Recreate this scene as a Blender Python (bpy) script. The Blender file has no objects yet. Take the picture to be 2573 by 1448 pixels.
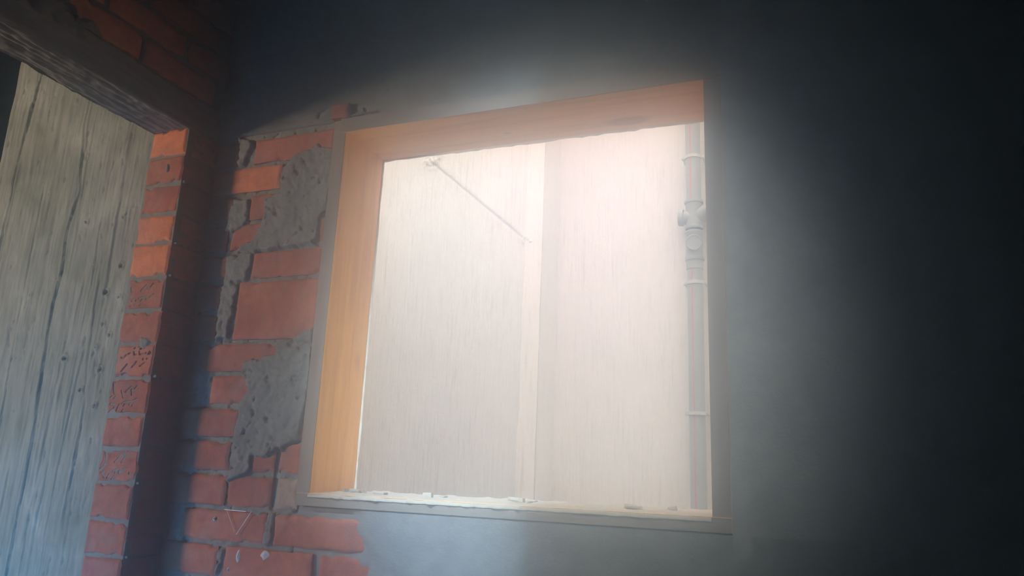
import bpy, math, random
import numpy as np
from mathutils import Matrix, Vector

# ---------------------------------------------------------------- camera, sky, lights, exposure
# World units are metres.  The eye of the camera is at (0, 0, EYE); +y runs into the window wall, +x to the right.
EYE = 1.45
S = bpy.context.scene
COL = S.collection
cam_d = bpy.data.cameras.new('camera')
cam_d.sensor_width = 36.0
cam_d.lens = 1900.0 * 36.0 / 2573.0
cam_d.clip_start = 0.02
cam = bpy.data.objects.new('camera', cam_d)
COL.objects.link(cam)
XA = np.array([4850.0, -260.0, -1900.0]); XA /= np.linalg.norm(XA)
ZA = np.array([328.0, -7759.0, 1900.0]); ZA /= np.linalg.norm(ZA)
ZA = ZA - XA * (XA @ ZA); ZA /= np.linalg.norm(ZA)
YA = np.cross(ZA, XA)
cam.matrix_world = Matrix(((XA[0], -XA[1], -XA[2], 0.0),
                           (YA[0], -YA[1], -YA[2], 0.0),
                           (ZA[0], -ZA[1], -ZA[2], EYE),
                           (0, 0, 0, 1)))
S.camera = cam

W = bpy.data.worlds.new('sky')
S.world = W
W.use_nodes = True
bg = W.node_tree.nodes['Background']
# overcast sky: the zenith is three times as bright as the horizon
_n = W.node_tree.nodes; _l = W.node_tree.links
_tc = _n.new('ShaderNodeTexCoord'); _sx = _n.new('ShaderNodeSeparateXYZ')
_mr = _n.new('ShaderNodeMapRange'); _mr.inputs['To Min'].default_value = 0.9; _mr.inputs['To Max'].default_value = 6.3
_l.new(_tc.outputs['Generated'], _sx.inputs[0]); _l.new(_sx.outputs['Z'], _mr.inputs['Value']); _l.new(_mr.outputs[0], bg.inputs[1])
bg.inputs[0].default_value = (0.94, 0.97, 1.02, 1)

S.view_settings.view_transform = 'Standard'
S.view_settings.look = 'None'
S.view_settings.exposure = 0.0
S.view_settings.gamma = 1.0
S.view_settings.use_curve_mapping = False
S.cycles.max_bounces = 8
S.cycles.diffuse_bounces = 5
S.cycles.volume_bounces = 3
S.cycles.use_denoising = True
S.cycles.sample_clamp_indirect = 6.0
S.cycles.use_fast_gi = False


def area(name, loc, target, sx, sy, power, color, spread=180):
    d = bpy.data.lights.new(name, 'AREA')
    d.shape = 'RECTANGLE'; d.size = sx; d.size_y = sy
    d.energy = power; d.color = color; d.spread = math.radians(spread)
    o = bpy.data.objects.new(name, d)
    COL.objects.link(o)
    o.location = (loc[0], loc[1], loc[2] + EYE)
    v = Vector((target[0] - loc[0], target[1] - loc[1], target[2] - loc[2]))
    o.rotation_euler = v.to_track_quat('-Z', 'Y').to_euler()
    return o


# daylight through the small opening of the room on the left, which shines through the doorway onto the window wall
area('daylight_opening', (-3.50, -1.10, 0.555), (-1.55, 1.35, 0.6), 0.55, 0.42, 92, (1.0, 0.93, 0.78))
# added cool fill near the floor there, tints the lower column blue
area('low_blue_fill', (-1.95, 0.08, -1.20), (-1.98, 1.4, -0.95), 0.75, 0.3, 33, (0.04, 0.40, 1.0), 108)
# added pink spot that tints the upper outdoor wall; no source stands there
sp_d = bpy.data.lights.new('pink_wall_fill', 'SPOT')
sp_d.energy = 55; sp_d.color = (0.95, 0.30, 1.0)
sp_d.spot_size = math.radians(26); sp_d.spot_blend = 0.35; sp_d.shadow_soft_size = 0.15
sp = bpy.data.objects.new('pink_wall_fill', sp_d)
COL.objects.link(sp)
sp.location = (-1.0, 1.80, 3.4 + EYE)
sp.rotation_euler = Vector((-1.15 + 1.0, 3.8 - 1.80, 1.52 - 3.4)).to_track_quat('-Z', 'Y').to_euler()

# added cool spot under the ceiling; its pool stands in for the window glow
vt_d = bpy.data.lights.new('glow_pool_fill', 'SPOT')
vt_d.energy = 2150; vt_d.color = (0.47, 0.73, 1.0)
vt_d.spot_size = math.radians(29.6); vt_d.spot_blend = 0.82; vt_d.shadow_soft_size = 0.10
vt = bpy.data.objects.new('glow_pool_fill', vt_d)
COL.objects.link(vt)
vt.location = (-0.53, -0.50, 1.66 + EYE)
vt.rotation_euler = Vector((0, 2.0, 0.34 - 1.66)).to_track_quat('-Z', 'Y').to_euler()

# ---------------------------------------------------------------- helpers
rng = np.random.default_rng(7)
random.seed(7)


def _hash(ix, iy, seed):
    n = (ix.astype(np.int64) * 374761393 + iy.astype(np.int64) * 668265263 + seed * 974634777) & 0x7fffffff
    n = ((n ^ (n >> 13)) * 1274126177) & 0x7fffffff
    return ((n ^ (n >> 16)) & 0xffff) / 65535.0


def vnoise(x, y, seed=0):
    ix = np.floor(x); iy = np.floor(y)
    fx = x - ix; fy = y - iy
    fx = fx * fx * (3 - 2 * fx); fy = fy * fy * (3 - 2 * fy)
    a = _hash(ix, iy, seed); b = _hash(ix + 1, iy, seed)
    c = _hash(ix, iy + 1, seed); d = _hash(ix + 1, iy + 1, seed)
    return (a * (1 - fx) + b * fx) * (1 - fy) + (c * (1 - fx) + d * fx) * fy


def fbm(x, y, seed=0, octs=4):
    s = 0; a = 0.5; t = 0
    for k in range(octs):
        s = s + a * vnoise(x, y, seed + 31 * k); t += a
        x = x * 2.03; y = y * 2.03; a *= 0.5
    return s / t - 0.5


def sstep(e0, e1, x):
    t = np.clip((x - e0) / (e1 - e0), 0, 1)
    return t * t * (3 - 2 * t)


def poly_sdf(px, py, poly):
    """Signed distance to a polygon, negative inside."""
    d = np.full(px.shape, 1e9); inside = np.zeros(px.shape, bool)
    n = len(poly)
    for i in range(n):
        ax, ay = poly[i]; bx, by = poly[(i + 1) % n]
        d = np.minimum(d, seg_dist(px, py, ax, ay, bx, by))
        cond = ((ay > py) != (by > py))
        with np.errstate(divide='ignore', invalid='ignore'):
            xi = (bx - ax) * (py - ay) / (by - ay + 1e-12) + ax
        inside ^= cond & (px < xi)
    return np.where(inside, -d, d)


def seg_dist(px, py, ax, ay, bx, by):
    vx, vy = bx - ax, by - ay
    t = np.clip(((px - ax) * vx + (py - ay) * vy) / (vx * vx + vy * vy + 1e-12), 0, 1)
    return np.hypot(px - ax - t * vx, py - ay - t * vy)


def raw_mesh(name, verts, faces, smooth=False):
    m = bpy.data.meshes.new(name)
    m.from_pydata([tuple(v) for v in verts], [], faces)
    if smooth:
        m.polygons.foreach_set('use_smooth', [True] * len(m.polygons))
    m.update()
    return m


def wloc(o):
    p = Vector((0, 0, 0))
    while o is not None:
        p = p + o.location
        o = o.parent
    return p


def link(name, me, mat, parent=None, loc=(0, 0, 0)):
    """Link a mesh; loc is the world place of its origin (eye-relative z)."""
    o = bpy.data.objects.new(name, me)
    COL.objects.link(o)
    if mat is not None and not me.materials:
        me.materials.append(mat)
    w = Vector((loc[0], loc[1], loc[2] + EYE))
    if parent is not None:
        o.parent = parent
        w = w - wloc(parent)
    o.location = w
    return o


def at(verts, loc):
    return [(v[0] - loc[0], v[1] - loc[1], v[2] - loc[2]) for v in verts]


def box_vf(x0, x1, y0, y1, z0, z1, b=0):
    v = [(x0, y0, z0), (x1, y0, z0), (x1, y1, z0), (x0, y1, z0), (x0, y0, z1), (x1, y0, z1), (x1, y1, z1), (x0, y1, z1)]
    f = [(0, 3, 2, 1), (4, 5, 6, 7), (0, 1, 5, 4), (1, 2, 6, 5), (2, 3, 7, 6), (3, 0, 4, 7)]
    return v, [tuple(i + b for i in q) for q in f]


def boxes(name, lst, mat, parent=None, loc=None, bevel=0.0):
    V = []; F = []
    for b in lst:
        v, f = box_vf(*b, b=len(V))
        V += v; F += f
    if loc is None:
        loc = ((lst[0][0] + lst[0][1]) / 2, (lst[0][2] + lst[0][3]) / 2, lst[0][4])
    o = link(name, raw_mesh(name, at(V, loc), F), mat, parent, loc)
    if bevel:
        md = o.modifiers.new('bevel', 'BEVEL'); md.width = bevel; md.segments = 2
    return o


def grid_faces(nu, nv, flip=False, base=0):
    i = np.arange(nu - 1)[:, None]; j = np.arange(nv - 1)[None, :]
    a = (i * nv + j + base).ravel()
    q = np.stack([a, a + nv, a + nv + 1, a + 1], 1)
    if flip:
        q = q[:, ::-1]
    return q


def np_mesh(name, V, Q, smooth=True):
    me = bpy.data.meshes.new(name)
    me.vertices.add(len(V)); me.vertices.foreach_set('co', np.asarray(V, np.float32).ravel())
    me.loops.add(Q.size); me.loops.foreach_set('vertex_index', Q.astype(np.int32).ravel())
    me.polygons.add(len(Q)); me.polygons.foreach_set('loop_start', np.arange(0, Q.size, Q.shape[1], dtype=np.int32))
    me.update(calc_edges=True)
    me.polygons.foreach_set('use_smooth', np.full(len(Q), smooth))
    me.validate()
    return me


def sheet(name, us, vs, place, mat, parent, loc, flip=False, depth=None, smooth=True):
    """A relief surface: place(U, V) -> x, y, z arrays; with depth=(dx,dy,dz) its rim is drawn back so that it is a slab."""
    U, V = np.meshgrid(us, vs, indexing='ij')
    x, y, z = place(U, V)
    P = np.stack([x.ravel() - loc[0], y.ravel() - loc[1], z.ravel() - loc[2]], 1)
    Q = grid_faces(len(us), len(vs), flip)
    if depth is not None:
        nu, nv = len(us), len(vs)
        rim = np.concatenate([np.arange(nu) * nv, (nu - 1) * nv + np.arange(1, nv), (np.arange(nu - 2, -1, -1)) * nv + nv - 1, np.arange(nv - 2, 0, -1)])
        B = P[rim] + np.array(depth)
        n0 = len(P); k = np.arange(len(rim)); k2 = (k + 1) % len(rim)
        q = np.stack([rim[k], n0 + k, n0 + k2, rim[k2]], 1)
        if flip:
            q = q[:, ::-1]
        P = np.concatenate([P, B]); Q = np.concatenate([Q, q])
    return link(name, np_mesh(name, P, Q, smooth), mat, parent, loc)


def tag(o, label=None, cat=None, group=None, kind=None):
    if label: o['label'] = label
    if cat: o['category'] = cat
    if group: o['group'] = group
    if kind: o['kind'] = kind
    return o


def empty(name, loc):
    o = bpy.data.objects.new(name, None)
    COL.objects.link(o)
    o.empty_display_size = 0.05
    o.location = (loc[0], loc[1], loc[2] + EYE)
    return o


def lathe_z(profile, seg=32):
    """profile: (r, z) pairs from bottom to top, axis z."""
    V = []; F = []
    for r, z in profile:
        for k in range(seg):
            a = 2 * math.pi * k / seg
            V.append((r * math.cos(a), r * math.sin(a), z))
    for i in range(len(profile) - 1):
        for k in range(seg):
            k2 = (k + 1) % seg
            F.append((i * seg + k, i * seg + k2, (i + 1) * seg + k2, (i + 1) * seg + k))
    F.append(tuple(range(seg))[::-1])
    F.append(tuple((len(profile) - 1) * seg + k for k in range(seg)))
    return V, F


def orient(V, axis):
    """Turn z-axis geometry so that its axis points along axis."""
    q = Vector((0, 0, 1)).rotation_difference(Vector(axis))
    return [tuple(q @ Vector(v)) for v in V]


def smooth_by_angle(o, deg=40):
    me = o.data
    me.polygons.foreach_set('use_smooth', [True] * len(me.polygons))
    try:
        me.set_sharp_from_angle(angle=math.radians(deg))
    except Exception:
        pass
    return o


# ---------------------------------------------------------------- materials
def mat(name, rough=0.85):
    m = bpy.data.materials.new(name)
    m.use_nodes = True
    nt = m.node_tree
    b = nt.nodes['Principled BSDF']
    b.inputs['Roughness'].default_value = rough
    b.inputs['Specular IOR Level'].default_value = 0.25
    return m, nt, b


def node(nt, kind, **kw):
    n = nt.nodes.new(kind)
    for k, v in kw.items():
        if k in n.inputs:
            n.inputs[k].default_value = v
        else:
            setattr(n, k, v)
    return n


def coords(nt, scale=(1, 1, 1), shuffle=False):
    tc = node(nt, 'ShaderNodeTexCoord')
    mp = node(nt, 'ShaderNodeMapping')
    mp.inputs['Scale'].default_value = scale
    nt.links.new(tc.outputs['Object'], mp.inputs['Vector'])
    if shuffle:
        oi = node(nt, 'ShaderNodeObjectInfo')
        ml = node(nt, 'ShaderNodeMath', operation='MULTIPLY'); ml.inputs[1].default_value = 37.0
        nt.links.new(oi.outputs['Random'], ml.inputs[0])
        nt.links.new(ml.outputs[0], mp.inputs['Location'])
    return mp.outputs['Vector']


def noise(nt, vec, scale, detail=4, rough=0.6, distort=0.0):
    n = node(nt, 'ShaderNodeTexNoise')
    n.inputs['Scale'].default_value = scale; n.inputs['Detail'].default_value = detail
    n.inputs['Roughness'].default_value = rough; n.inputs['Distortion'].default_value = distort
    nt.links.new(vec, n.inputs['Vector'])
    return n.outputs['Fac']


def ramp(nt, fac, stops):
    r = node(nt, 'ShaderNodeValToRGB')
    e = r.color_ramp.elements
    e[0].position, e[0].color = stops[0][0], (*stops[0][1], 1)
    e[1].position, e[1].color = stops[-1][0], (*stops[-1][1], 1)
    for p, c in stops[1:-1]:
        k = e.new(p); k.color = (*c, 1)
    nt.links.new(fac, r.inputs['Fac'])
    return r.outputs['Color']


def mix(nt, fac, a, b, mode='MIX'):
    m = node(nt, 'ShaderNodeMix', data_type='RGBA', blend_type=mode)
    if isinstance(fac, (int, float)):
        m.inputs['Factor'].default_value = fac
    else:
        nt.links.new(fac, m.inputs['Factor'])
    for s, v in ((6, a), (7, b)):
        if isinstance(v, tuple):
            m.inputs[s].default_value = (*v, 1)
        else:
            nt.links.new(v, m.inputs[s])
    return m.outputs[2]


def bump(nt, b, hs, dist=0.002, strength=0.6):
    """hs: list of (fac, weight)."""
    acc = None
    for f, w in hs:
        ml = node(nt, 'ShaderNodeMath', operation='MULTIPLY'); ml.inputs[1].default_value = w
        nt.links.new(f, ml.inputs[0])
        if acc is None:
            acc = ml.outputs[0]
        else:
            ad = node(nt, 'ShaderNodeMath', operation='ADD')
            nt.links.new(acc, ad.inputs[0]); nt.links.new(ml.outputs[0], ad.inputs[1])
            acc = ad.outputs[0]
    bp = node(nt, 'ShaderNodeBump'); bp.inputs['Distance'].default_value = dist; bp.inputs['Strength'].default_value = strength
    nt.links.new(acc, bp.inputs['Height'])
    nt.links.new(bp.outputs['Normal'], b.inputs['Normal'])


def brick_mat(name, c0, c1, c2):
    m, nt, b = mat(name, 0.9)
    v = coords(nt, shuffle=True)
    n1 = noise(nt, v, 9, 4); n2 = noise(nt, v, 55, 5, 0.65); n3 = noise(nt, v, 260, 3)
    c = ramp(nt, n1, [(0.3, c0), (0.52, c1), (0.72, c2)])
    g = ramp(nt, n2, [(0.35, (0.72, 0.72, 0.74)), (0.6, (1.0, 1.0, 1.0)), (0.75, (1.12, 1.08, 1.05))])
    c = mix(nt, 1.0, c, g, 'MULTIPLY')
    # dust and smeared cement on the face
    d = ramp(nt, noise(nt, v, 14, 6, 0.7, 0.6), [(0.46, (0, 0, 0)), (0.74, (1, 1, 1))])
    dm = node(nt, 'ShaderNodeMath', operation='MULTIPLY'); dm.inputs[1].default_value = 0.45
    nt.links.new(d, dm.inputs[0])
    c = mix(nt, dm.outputs[0], c, (0.24, 0.185, 0.165))
    oi = node(nt, 'ShaderNodeObjectInfo')
    vv = ramp(nt, oi.outputs['Random'], [(0.0, (0.86, 0.84, 0.86)), (1.0, (1.1, 1.12, 1.1))])
    c = mix(nt, 1.0, c, vv, 'MULTIPLY')
    nt.links.new(c, b.inputs['Base Color'])
    bump(nt, b, [(n2, 0.9), (n3, 0.5)], 0.004, 0.6)
    return m


M_brick = brick_mat('red_clay_brick', (0.25, 0.068, 0.044), (0.34, 0.095, 0.058), (0.40, 0.125, 0.075))
M_orange = brick_mat('orange_clay_brick', (0.50, 0.14, 0.06), (0.60, 0.175, 0.078), (0.64, 0.21, 0.10))
M_pale = brick_mat('dusty_clay_brick', (0.32, 0.22, 0.17), (0.36, 0.25, 0.19), (0.40, 0.29, 0.22))


def cement_mat(name, c0, c1, sc=18, stretch=(1, 1, 1), strength=0.8, dist=0.004):
    m, nt, b = mat(name, 0.95)
    v = coords(nt, stretch)
    n1 = noise(nt, v, sc * 0.35, 5); n2 = noise(nt, v, sc * 3, 6, 0.7); n3 = noise(nt, v, sc * 16, 3, 0.7)
    c = ramp(nt, n1, [(0.3, c0), (0.7, c1)])
    g = ramp(nt, n2, [(0.3, (0.75, 0.75, 0.75)), (0.55, (1, 1, 1)), (0.75, (1.16, 1.15, 1.12))])
    c = mix(nt, 1.0, c, g, 'MULTIPLY')
    nt.links.new(c, b.inputs['Base Color'])
    bump(nt, b, [(n2, 0.7), (n3, 0.35)], dist, strength)
    return m


M_mortar = cement_mat('grey_mortar', (0.13, 0.128, 0.121), (0.19, 0.188, 0.18), 22)
M_render = cement_mat('cement_render', (0.19, 0.193, 0.205), (0.235, 0.238, 0.252), 12)
M_coat = cement_mat('smeared_coat', (0.135, 0.137, 0.143), (0.18, 0.182, 0.19), 14)
M_lintel = cement_mat('weathered_lintel', (0.20, 0.175, 0.17), (0.30, 0.27, 0.26), 14, (1, 0.16, 1.6))
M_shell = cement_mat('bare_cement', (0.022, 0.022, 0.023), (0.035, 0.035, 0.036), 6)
M_outplain = cement_mat('outdoor_render', (0.76, 0.73, 0.69), (0.82, 0.79, 0.75), 6)

# board-marked concrete of the column
M_conc, nt, b = mat('board_marked_concrete', 0.93)
v = coords(nt, (1, 1, 0.13)); v2 = coords(nt)
n1 = noise(nt, v, 60, 6, 0.65, 0.4); n2 = noise(nt, v2, 5.5, 7, 0.65, 0.5); n3 = noise(nt, v2, 160, 4, 0.7)
c = ramp(nt, n2, [(0.28, (0.135, 0.126, 0.098)), (0.45, (0.19, 0.185, 0.152)), (0.58, (0.22, 0.206, 0.178)), (0.72, (0.30, 0.29, 0.245))])
c = mix(nt, 1.0, c, ramp(nt, n1, [(0.3, (0.70, 0.70, 0.70)), (0.55, (1, 1, 1)), (0.75, (1.2, 1.19, 1.16))]), 'MULTIPLY')
st = ramp(nt, noise(nt, v2, 6, 5, 0.7, 1.0), [(0.58, (0, 0, 0)), (0.75, (0.35, 0.35, 0.35))])
c = mix(nt, st, c, (0.30, 0.22, 0.18))
nt.links.new(c, b.inputs['Base Color'])
bump(nt, b, [(n1, 1.0), (n3, 0.3)], 0.004, 0.6)

# pine of the window frame, grain along the given axis
def wood_mat(name, stretch, knots):
    m, nt, b = mat(name, 0.55)
    v = coords(nt, stretch); vo = coords(nt)
    n1 = noise(nt, v, 26, 5, 0.55, 1.2); n2 = noise(nt, v, 130, 3)
    c = ramp(nt, n1, [(0.3, (0.66, 0.29, 0.085)), (0.5, (0.82, 0.40, 0.125)), (0.7, (0.88, 0.47, 0.17))])
    c = mix(nt, 1.0, c, ramp(nt, n2, [(0.3, (0.88, 0.87, 0.85)), (0.6, (1, 1, 1))]), 'MULTIPLY')
    for kx, ky, kz, r in knots:
        mp = node(nt, 'ShaderNodeMapping')
        mp.vector_type = 'POINT'
        mp.inputs['Location'].default_value = (-kx, -ky, -kz)
        nt.links.new(vo, mp.inputs['Vector'])
        m2 = node(nt, 'ShaderNodeMapping'); m2.inputs['Scale'].default_value = tuple(0.45 if s < 1 else 1 for s in stretch)
        nt.links.new(mp.outputs[0], m2.inputs['Vector'])
        ln = node(nt, 'ShaderNodeVectorMath', operation='LENGTH')
        nt.links.new(m2.outputs[0], ln.inputs[0])
        k = ramp(nt, ln.outputs['Value'], [(0.0, (0.75, 0.75, 0.75)), (r * 0.55, (0.45, 0.45, 0.45)), (r * 0.8, (0.75, 0.75, 0.75)), (r * 1.25, (0, 0, 0))])
        c = mix(nt, k, c, (0.27, 0.10, 0.05))
    nt.links.new(c, b.inputs['Base Color'])
    bump(nt, b, [(n1, 0.6), (n2, 0.5)], 0.0012, 0.5)
    return m


# plaster outdoors with vertical rake marks
def rake_mat(name, c0, c1):
    m, nt, b = mat(name, 0.9)
    v = coords(nt, (1, 1, 0.055)); v2 = coords(nt)
    n1 = noise(nt, v, 75, 5, 0.7, 0.5); n2 = noise(nt, v2, 2.2, 4); n3 = noise(nt, v2, 120, 4, 0.75); n4 = noise(nt, v, 26, 3)
    c = ramp(nt, n2, [(0.3, c0), (0.7, c1)])
    c = mix(nt, 1.0, c, ramp(nt, n1, [(0.28, (0.76, 0.75, 0.73)), (0.48, (1, 1, 1))]), 'MULTIPLY')
    nt.links.new(c, b.inputs['Base Color'])
    bump(nt, b, [(n1, 1.0), (n4, 0.8), (n3, 0.35)], 0.007, 0.75)
    return m


M_rake = rake_mat('raked_cream_plaster', (0.72, 0.685, 0.645), (0.78, 0.745, 0.705))
M_rake2 = rake_mat('smoothed_cream_plaster', (0.84, 0.785, 0.735), (0.88, 0.825, 0.775))


def plain(name, col, rough=0.5, metal=0.0, var=0.08):
    m, nt, b = mat(name, rough)
    v = coords(nt)
    n = noise(nt, v, 60, 4)
    lo = tuple(x * (1 - var) for x in col); hi = tuple(min(1, x * (1 + var)) for x in col)
    nt.links.new(ramp(nt, n, [(0.35, lo), (0.65, hi)]), b.inputs['Base Color'])
    b.inputs['Metallic'].default_value = metal
    return m


M_pvc = plain('grey_pvc', (0.31, 0.33, 0.33), 0.38)
M_red = plain('red_stripe', (0.62, 0.10, 0.07), 0.4)
M_clamp = plain('pale_plastic_clamp', (0.48, 0.50, 0.47), 0.45)
M_screw = plain('screw_steel', (0.6, 0.6, 0.58), 0.3, 0.9)
M_lip = plain('rough_cream_plaster', (0.78, 0.74, 0.68), 0.9)
M_bed = plain('cream_mortar_bed', (0.36, 0.325, 0.285), 0.9)
M_splash = plain('dried_splash', (0.42, 0.42, 0.46), 0.9)
M_iron = plain('dark_iron', (0.10, 0.09, 0.085), 0.6, 0.3)
M_thread = plain('web_silk', (0.85, 0.82, 0.82), 0.6)
M_woodx = wood_mat('pine_along_head', (0.06, 1, 1), [(-0.03, 0.05, -0.02, 0.021), (0.27, 0.02, -0.02, 0.006), (-0.33, 0.03, -0.02, 0.006)])
M_woodz = wood_mat('pine_along_jamb', (1, 1, 0.06), [(0.018, 0.055, -0.14, 0.018), (0.018, 0.02, -0.29, 0.007)])

M_facex = cement_mat('smeared_wood_along_head', (0.16, 0.135, 0.12), (0.23, 0.20, 0.18), 14, (0.1, 1, 1), 0.4, 0.002)
M_facez = cement_mat('smeared_wood_along_jamb', (0.17, 0.13, 0.11), (0.24, 0.20, 0.18), 14, (1, 1, 0.1), 0.4, 0.002)

# ---------------------------------------------------------------- the setting: shell of the two rooms and the light well
YW = 1.5            # room face of the window wall
XL = -1.505         # room face of the doorway wall
FL, CE = -1.45, 1.70


def shell(name, lst, m=M_shell):
    return tag(boxes(name, lst, m), kind='structure')


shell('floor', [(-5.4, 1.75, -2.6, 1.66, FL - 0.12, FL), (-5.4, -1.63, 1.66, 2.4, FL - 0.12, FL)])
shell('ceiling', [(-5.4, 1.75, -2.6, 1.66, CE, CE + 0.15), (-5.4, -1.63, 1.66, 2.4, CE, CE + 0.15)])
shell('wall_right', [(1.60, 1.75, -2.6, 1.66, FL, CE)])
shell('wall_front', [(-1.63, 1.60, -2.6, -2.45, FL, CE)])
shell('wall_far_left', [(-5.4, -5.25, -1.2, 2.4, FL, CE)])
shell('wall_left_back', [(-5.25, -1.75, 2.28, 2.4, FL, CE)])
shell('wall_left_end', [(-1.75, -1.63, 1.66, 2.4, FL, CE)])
shell('wall_left_baffle', [(-5.25, -2.82, 0.45, 0.57, FL, CE)])  # unseen baffle added to keep the opening's light off the far left corner
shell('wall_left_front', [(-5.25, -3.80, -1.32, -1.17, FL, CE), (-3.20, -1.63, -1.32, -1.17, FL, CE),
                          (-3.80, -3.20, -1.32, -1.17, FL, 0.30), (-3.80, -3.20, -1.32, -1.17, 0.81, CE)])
# light well outside the window
shell('floor_outside', [(-3.4, 2.2, 1.66, 4.1, FL - 0.3, FL - 0.12)], M_outplain)

shell('wall_outside_shade', [(0.55, 0.75, 1.66, 3.84, FL - 0.12, 3.4)], M_outplain)  # unseen, added to cut sky light on the side face of the wall step

# unseen pale facing, added to bounce sky light onto the wall opposite
shell('wall_outside_reflector', [(-1.63, -1.1143, 1.66, 1.671, FL - 0.12, 1.85), (-0.150, 0.55, 1.66, 1.671, FL - 0.12, 1.85),
                            (-1.1143, -0.150, 1.66, 1.671, FL - 0.12, -0.0914), (-1.1143, -0.150, 1.66, 1.671, 0.8651, 1.85)], M_outplain)

# window wall: cement core with the hole for the frame
HX0, HX1, HZ0, HZ1 = -1.1143, -0.150, -0.0914, 0.8651
wall_b = tag(boxes('wall_back', [(-1.75, HX0, 1.508, 1.66, FL, CE), (HX1, 1.60, 1.508, 1.66, FL, CE),
                                 (HX0, HX1, 1.508, 1.66, FL, HZ0), (HX0, HX1, 1.508, 1.66, HZ1, CE)], M_render), kind='structure')
# doorway wall: core above the lintel, the near side of the doorway
wall_l = tag(boxes('wall_left', [(-1.625, -1.517, -2.46, 1.508, 0.9455, CE), (-1.625, XL, -2.46, 0.52, FL, 0.9455),
                                 (-1.622, -1.517, 1.402, 1.508, FL, 0.850)], M_mortar), kind='structure')


# ---------------------------------------------------------------- bricks
def brick_mesh(name, w, h, d, res, seed, rag=0.004, carve=None, wear=0.0015, chips=0):
    """A brick in its own frame: face in the x-z plane at y = 0 looking to -y, body towards +y."""
    nu = max(3, int(w / res) + 1); nv = max(3, int(h / res) + 1)
    us = np.linspace(-w / 2, w / 2, nu); vs = np.linspace(-h / 2, h / 2, nv)
    U, V = np.meshgrid(us, vs, indexing='ij')
    so = seed * 13.7
    # ragged outline
    ex = sstep(0.25, 0.5, np.abs(U) / w); ez = sstep(0.2, 0.5, np.abs(V) / h)
    X = U + ex * np.sign(U) * (fbm(V * 40 + so, U * 0 + so, seed, 3) * 2 * rag)
    Z = V + ez * np.sign(V) * (fbm(U * 30 + so + 50 * (V > 0), U * 0 + so, seed + 5, 3) * 1.6 * rag)
    dd = np.minimum(w / 2 - np.abs(U), h / 2 - np.abs(V))
    y = 0.004 * (1 - sstep(0, 0.006, dd))
    y = y + fbm(U * 30 + so, V * 30, seed + 9, 4) * 2 * wear + fbm(U * 8 + so, V * 8, seed + 2, 2) * 2 * wear
    for k in range(chips):
        r = random.Random(seed * 91 + k)
        cx = r.choice((-1, 1)) * w / 2 * r.uniform(0.2, 1); cz = r.choice((-1, 1)) * h / 2
        y = y + 0.007 * (1 - sstep(0.004, 0.014, np.hypot(U - cx, (V - cz) * 1.3) + fbm(U * 90, V * 90, seed) * 0.01))
    if carve is not None:
        y = y + carve(U / w + 0.5, 0.5 - V / h, w, h)
    P = np.stack([X.ravel(), y.ravel(), Z.ravel()], 1)
    Q = grid_faces(nu, nv)
    rim = np.concatenate([np.arange(nu) * nv, (nu - 1) * nv + np.arange(1, nv), np.arange(nu - 2, -1, -1) * nv + nv - 1, np.arange(nv - 2, 0, -1)])
    B = P[rim].copy(); B[:, 1] = d
    n0 = len(P); k = np.arange(len(rim)); k2 = (k + 1) % len(rim)
    q = np.stack([rim[k], n0 + k, n0 + k2, rim[k2]], 1)[:, ::-1]
    me = np_mesh(name, np.concatenate([P, B]), np.concatenate([Q, q]))
    try:
        me.set_sharp_from_angle(angle=math.radians(55))
    except Exception:
        pass
    return me


bk = [0]


def put_brick(x0, x1, z0, z1, y, parent, m, res=0.006, d=0.09, tilt=0.0, **kw):
    bk[0] += 1
    me = brick_mesh('brick', x1 - x0, z1 - z0, d, res, bk[0], **kw)
    o = link('brick', me, m, parent, ((x0 + x1) / 2, y, (z0 + z1) / 2))
    o.rotation_euler[1] = tilt
    return o


PITCH = 0.0802
TOP0 = 0.8475
H = 0.068
rows = {  # left of and below the window, spans along the wall seen in the photograph
    0: [(-1.500, -1.428), (-1.374, -1.117)],
    1: [(-1.500, -1.275), (-1.262, -1.117)],
    2: [(-1.500, -1.420), (-1.361, -1.117)],
    3: [(-1.500, -1.425), (-1.411, -1.311), (-1.298, -1.117)],
    4: [(-1.500, -1.415), (-1.332, -1.118)],
    5: [(-1.500, -1.425)],
    6: [(-1.500, -1.425)],
    7: [(-1.458, -1.217), (-1.204, -1.117)],
    8: [(-1.412, -1.288), (-1.276, -1.117)],
    9: [(-1.500, -1.313), (-1.300, -1.117)],
    10: [(-1.500, -1.328), (-1.304, -1.190), (-1.178, -1.117)],
    11: [(-1.500, -1.327), (-1.316, -1.192), (-1.176, -1.117)],
    12: [(-1.448, -1.197), (-1.172, -0.925)],
    13: [(-1.500, -1.326), (-1.303, -1.058), (-1.040, -0.795)],
    14: [(-1.430, -1.190), (-1.176, -0.930)],
    15: [(-1.500, -1.310), (-1.296, -1.050)],
}
fine = {}
for r, sp_ in rows.items():
    zt = TOP0 - PITCH * r
    for a, c_ in sp_:
        m_ = M_brick
        if (r, a) in ((1, -1.500),): m_ = M_orange
        if (r, a) in ((11, -1.176),): m_ = M_pale
        put_brick(a, c_, zt - H, zt, YW - 0.004 + random.uniform(-0.0015, 0.0015), wall_b, m_, 0.005,
                  tilt=random.uniform(-0.006, 0.006), chips=2)
put_brick(-1.364, -1.115, 0.298, 0.447, YW - 0.004, wall_b, M_brick, 0.005, chips=2)   # one tall brick laid on edge

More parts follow.
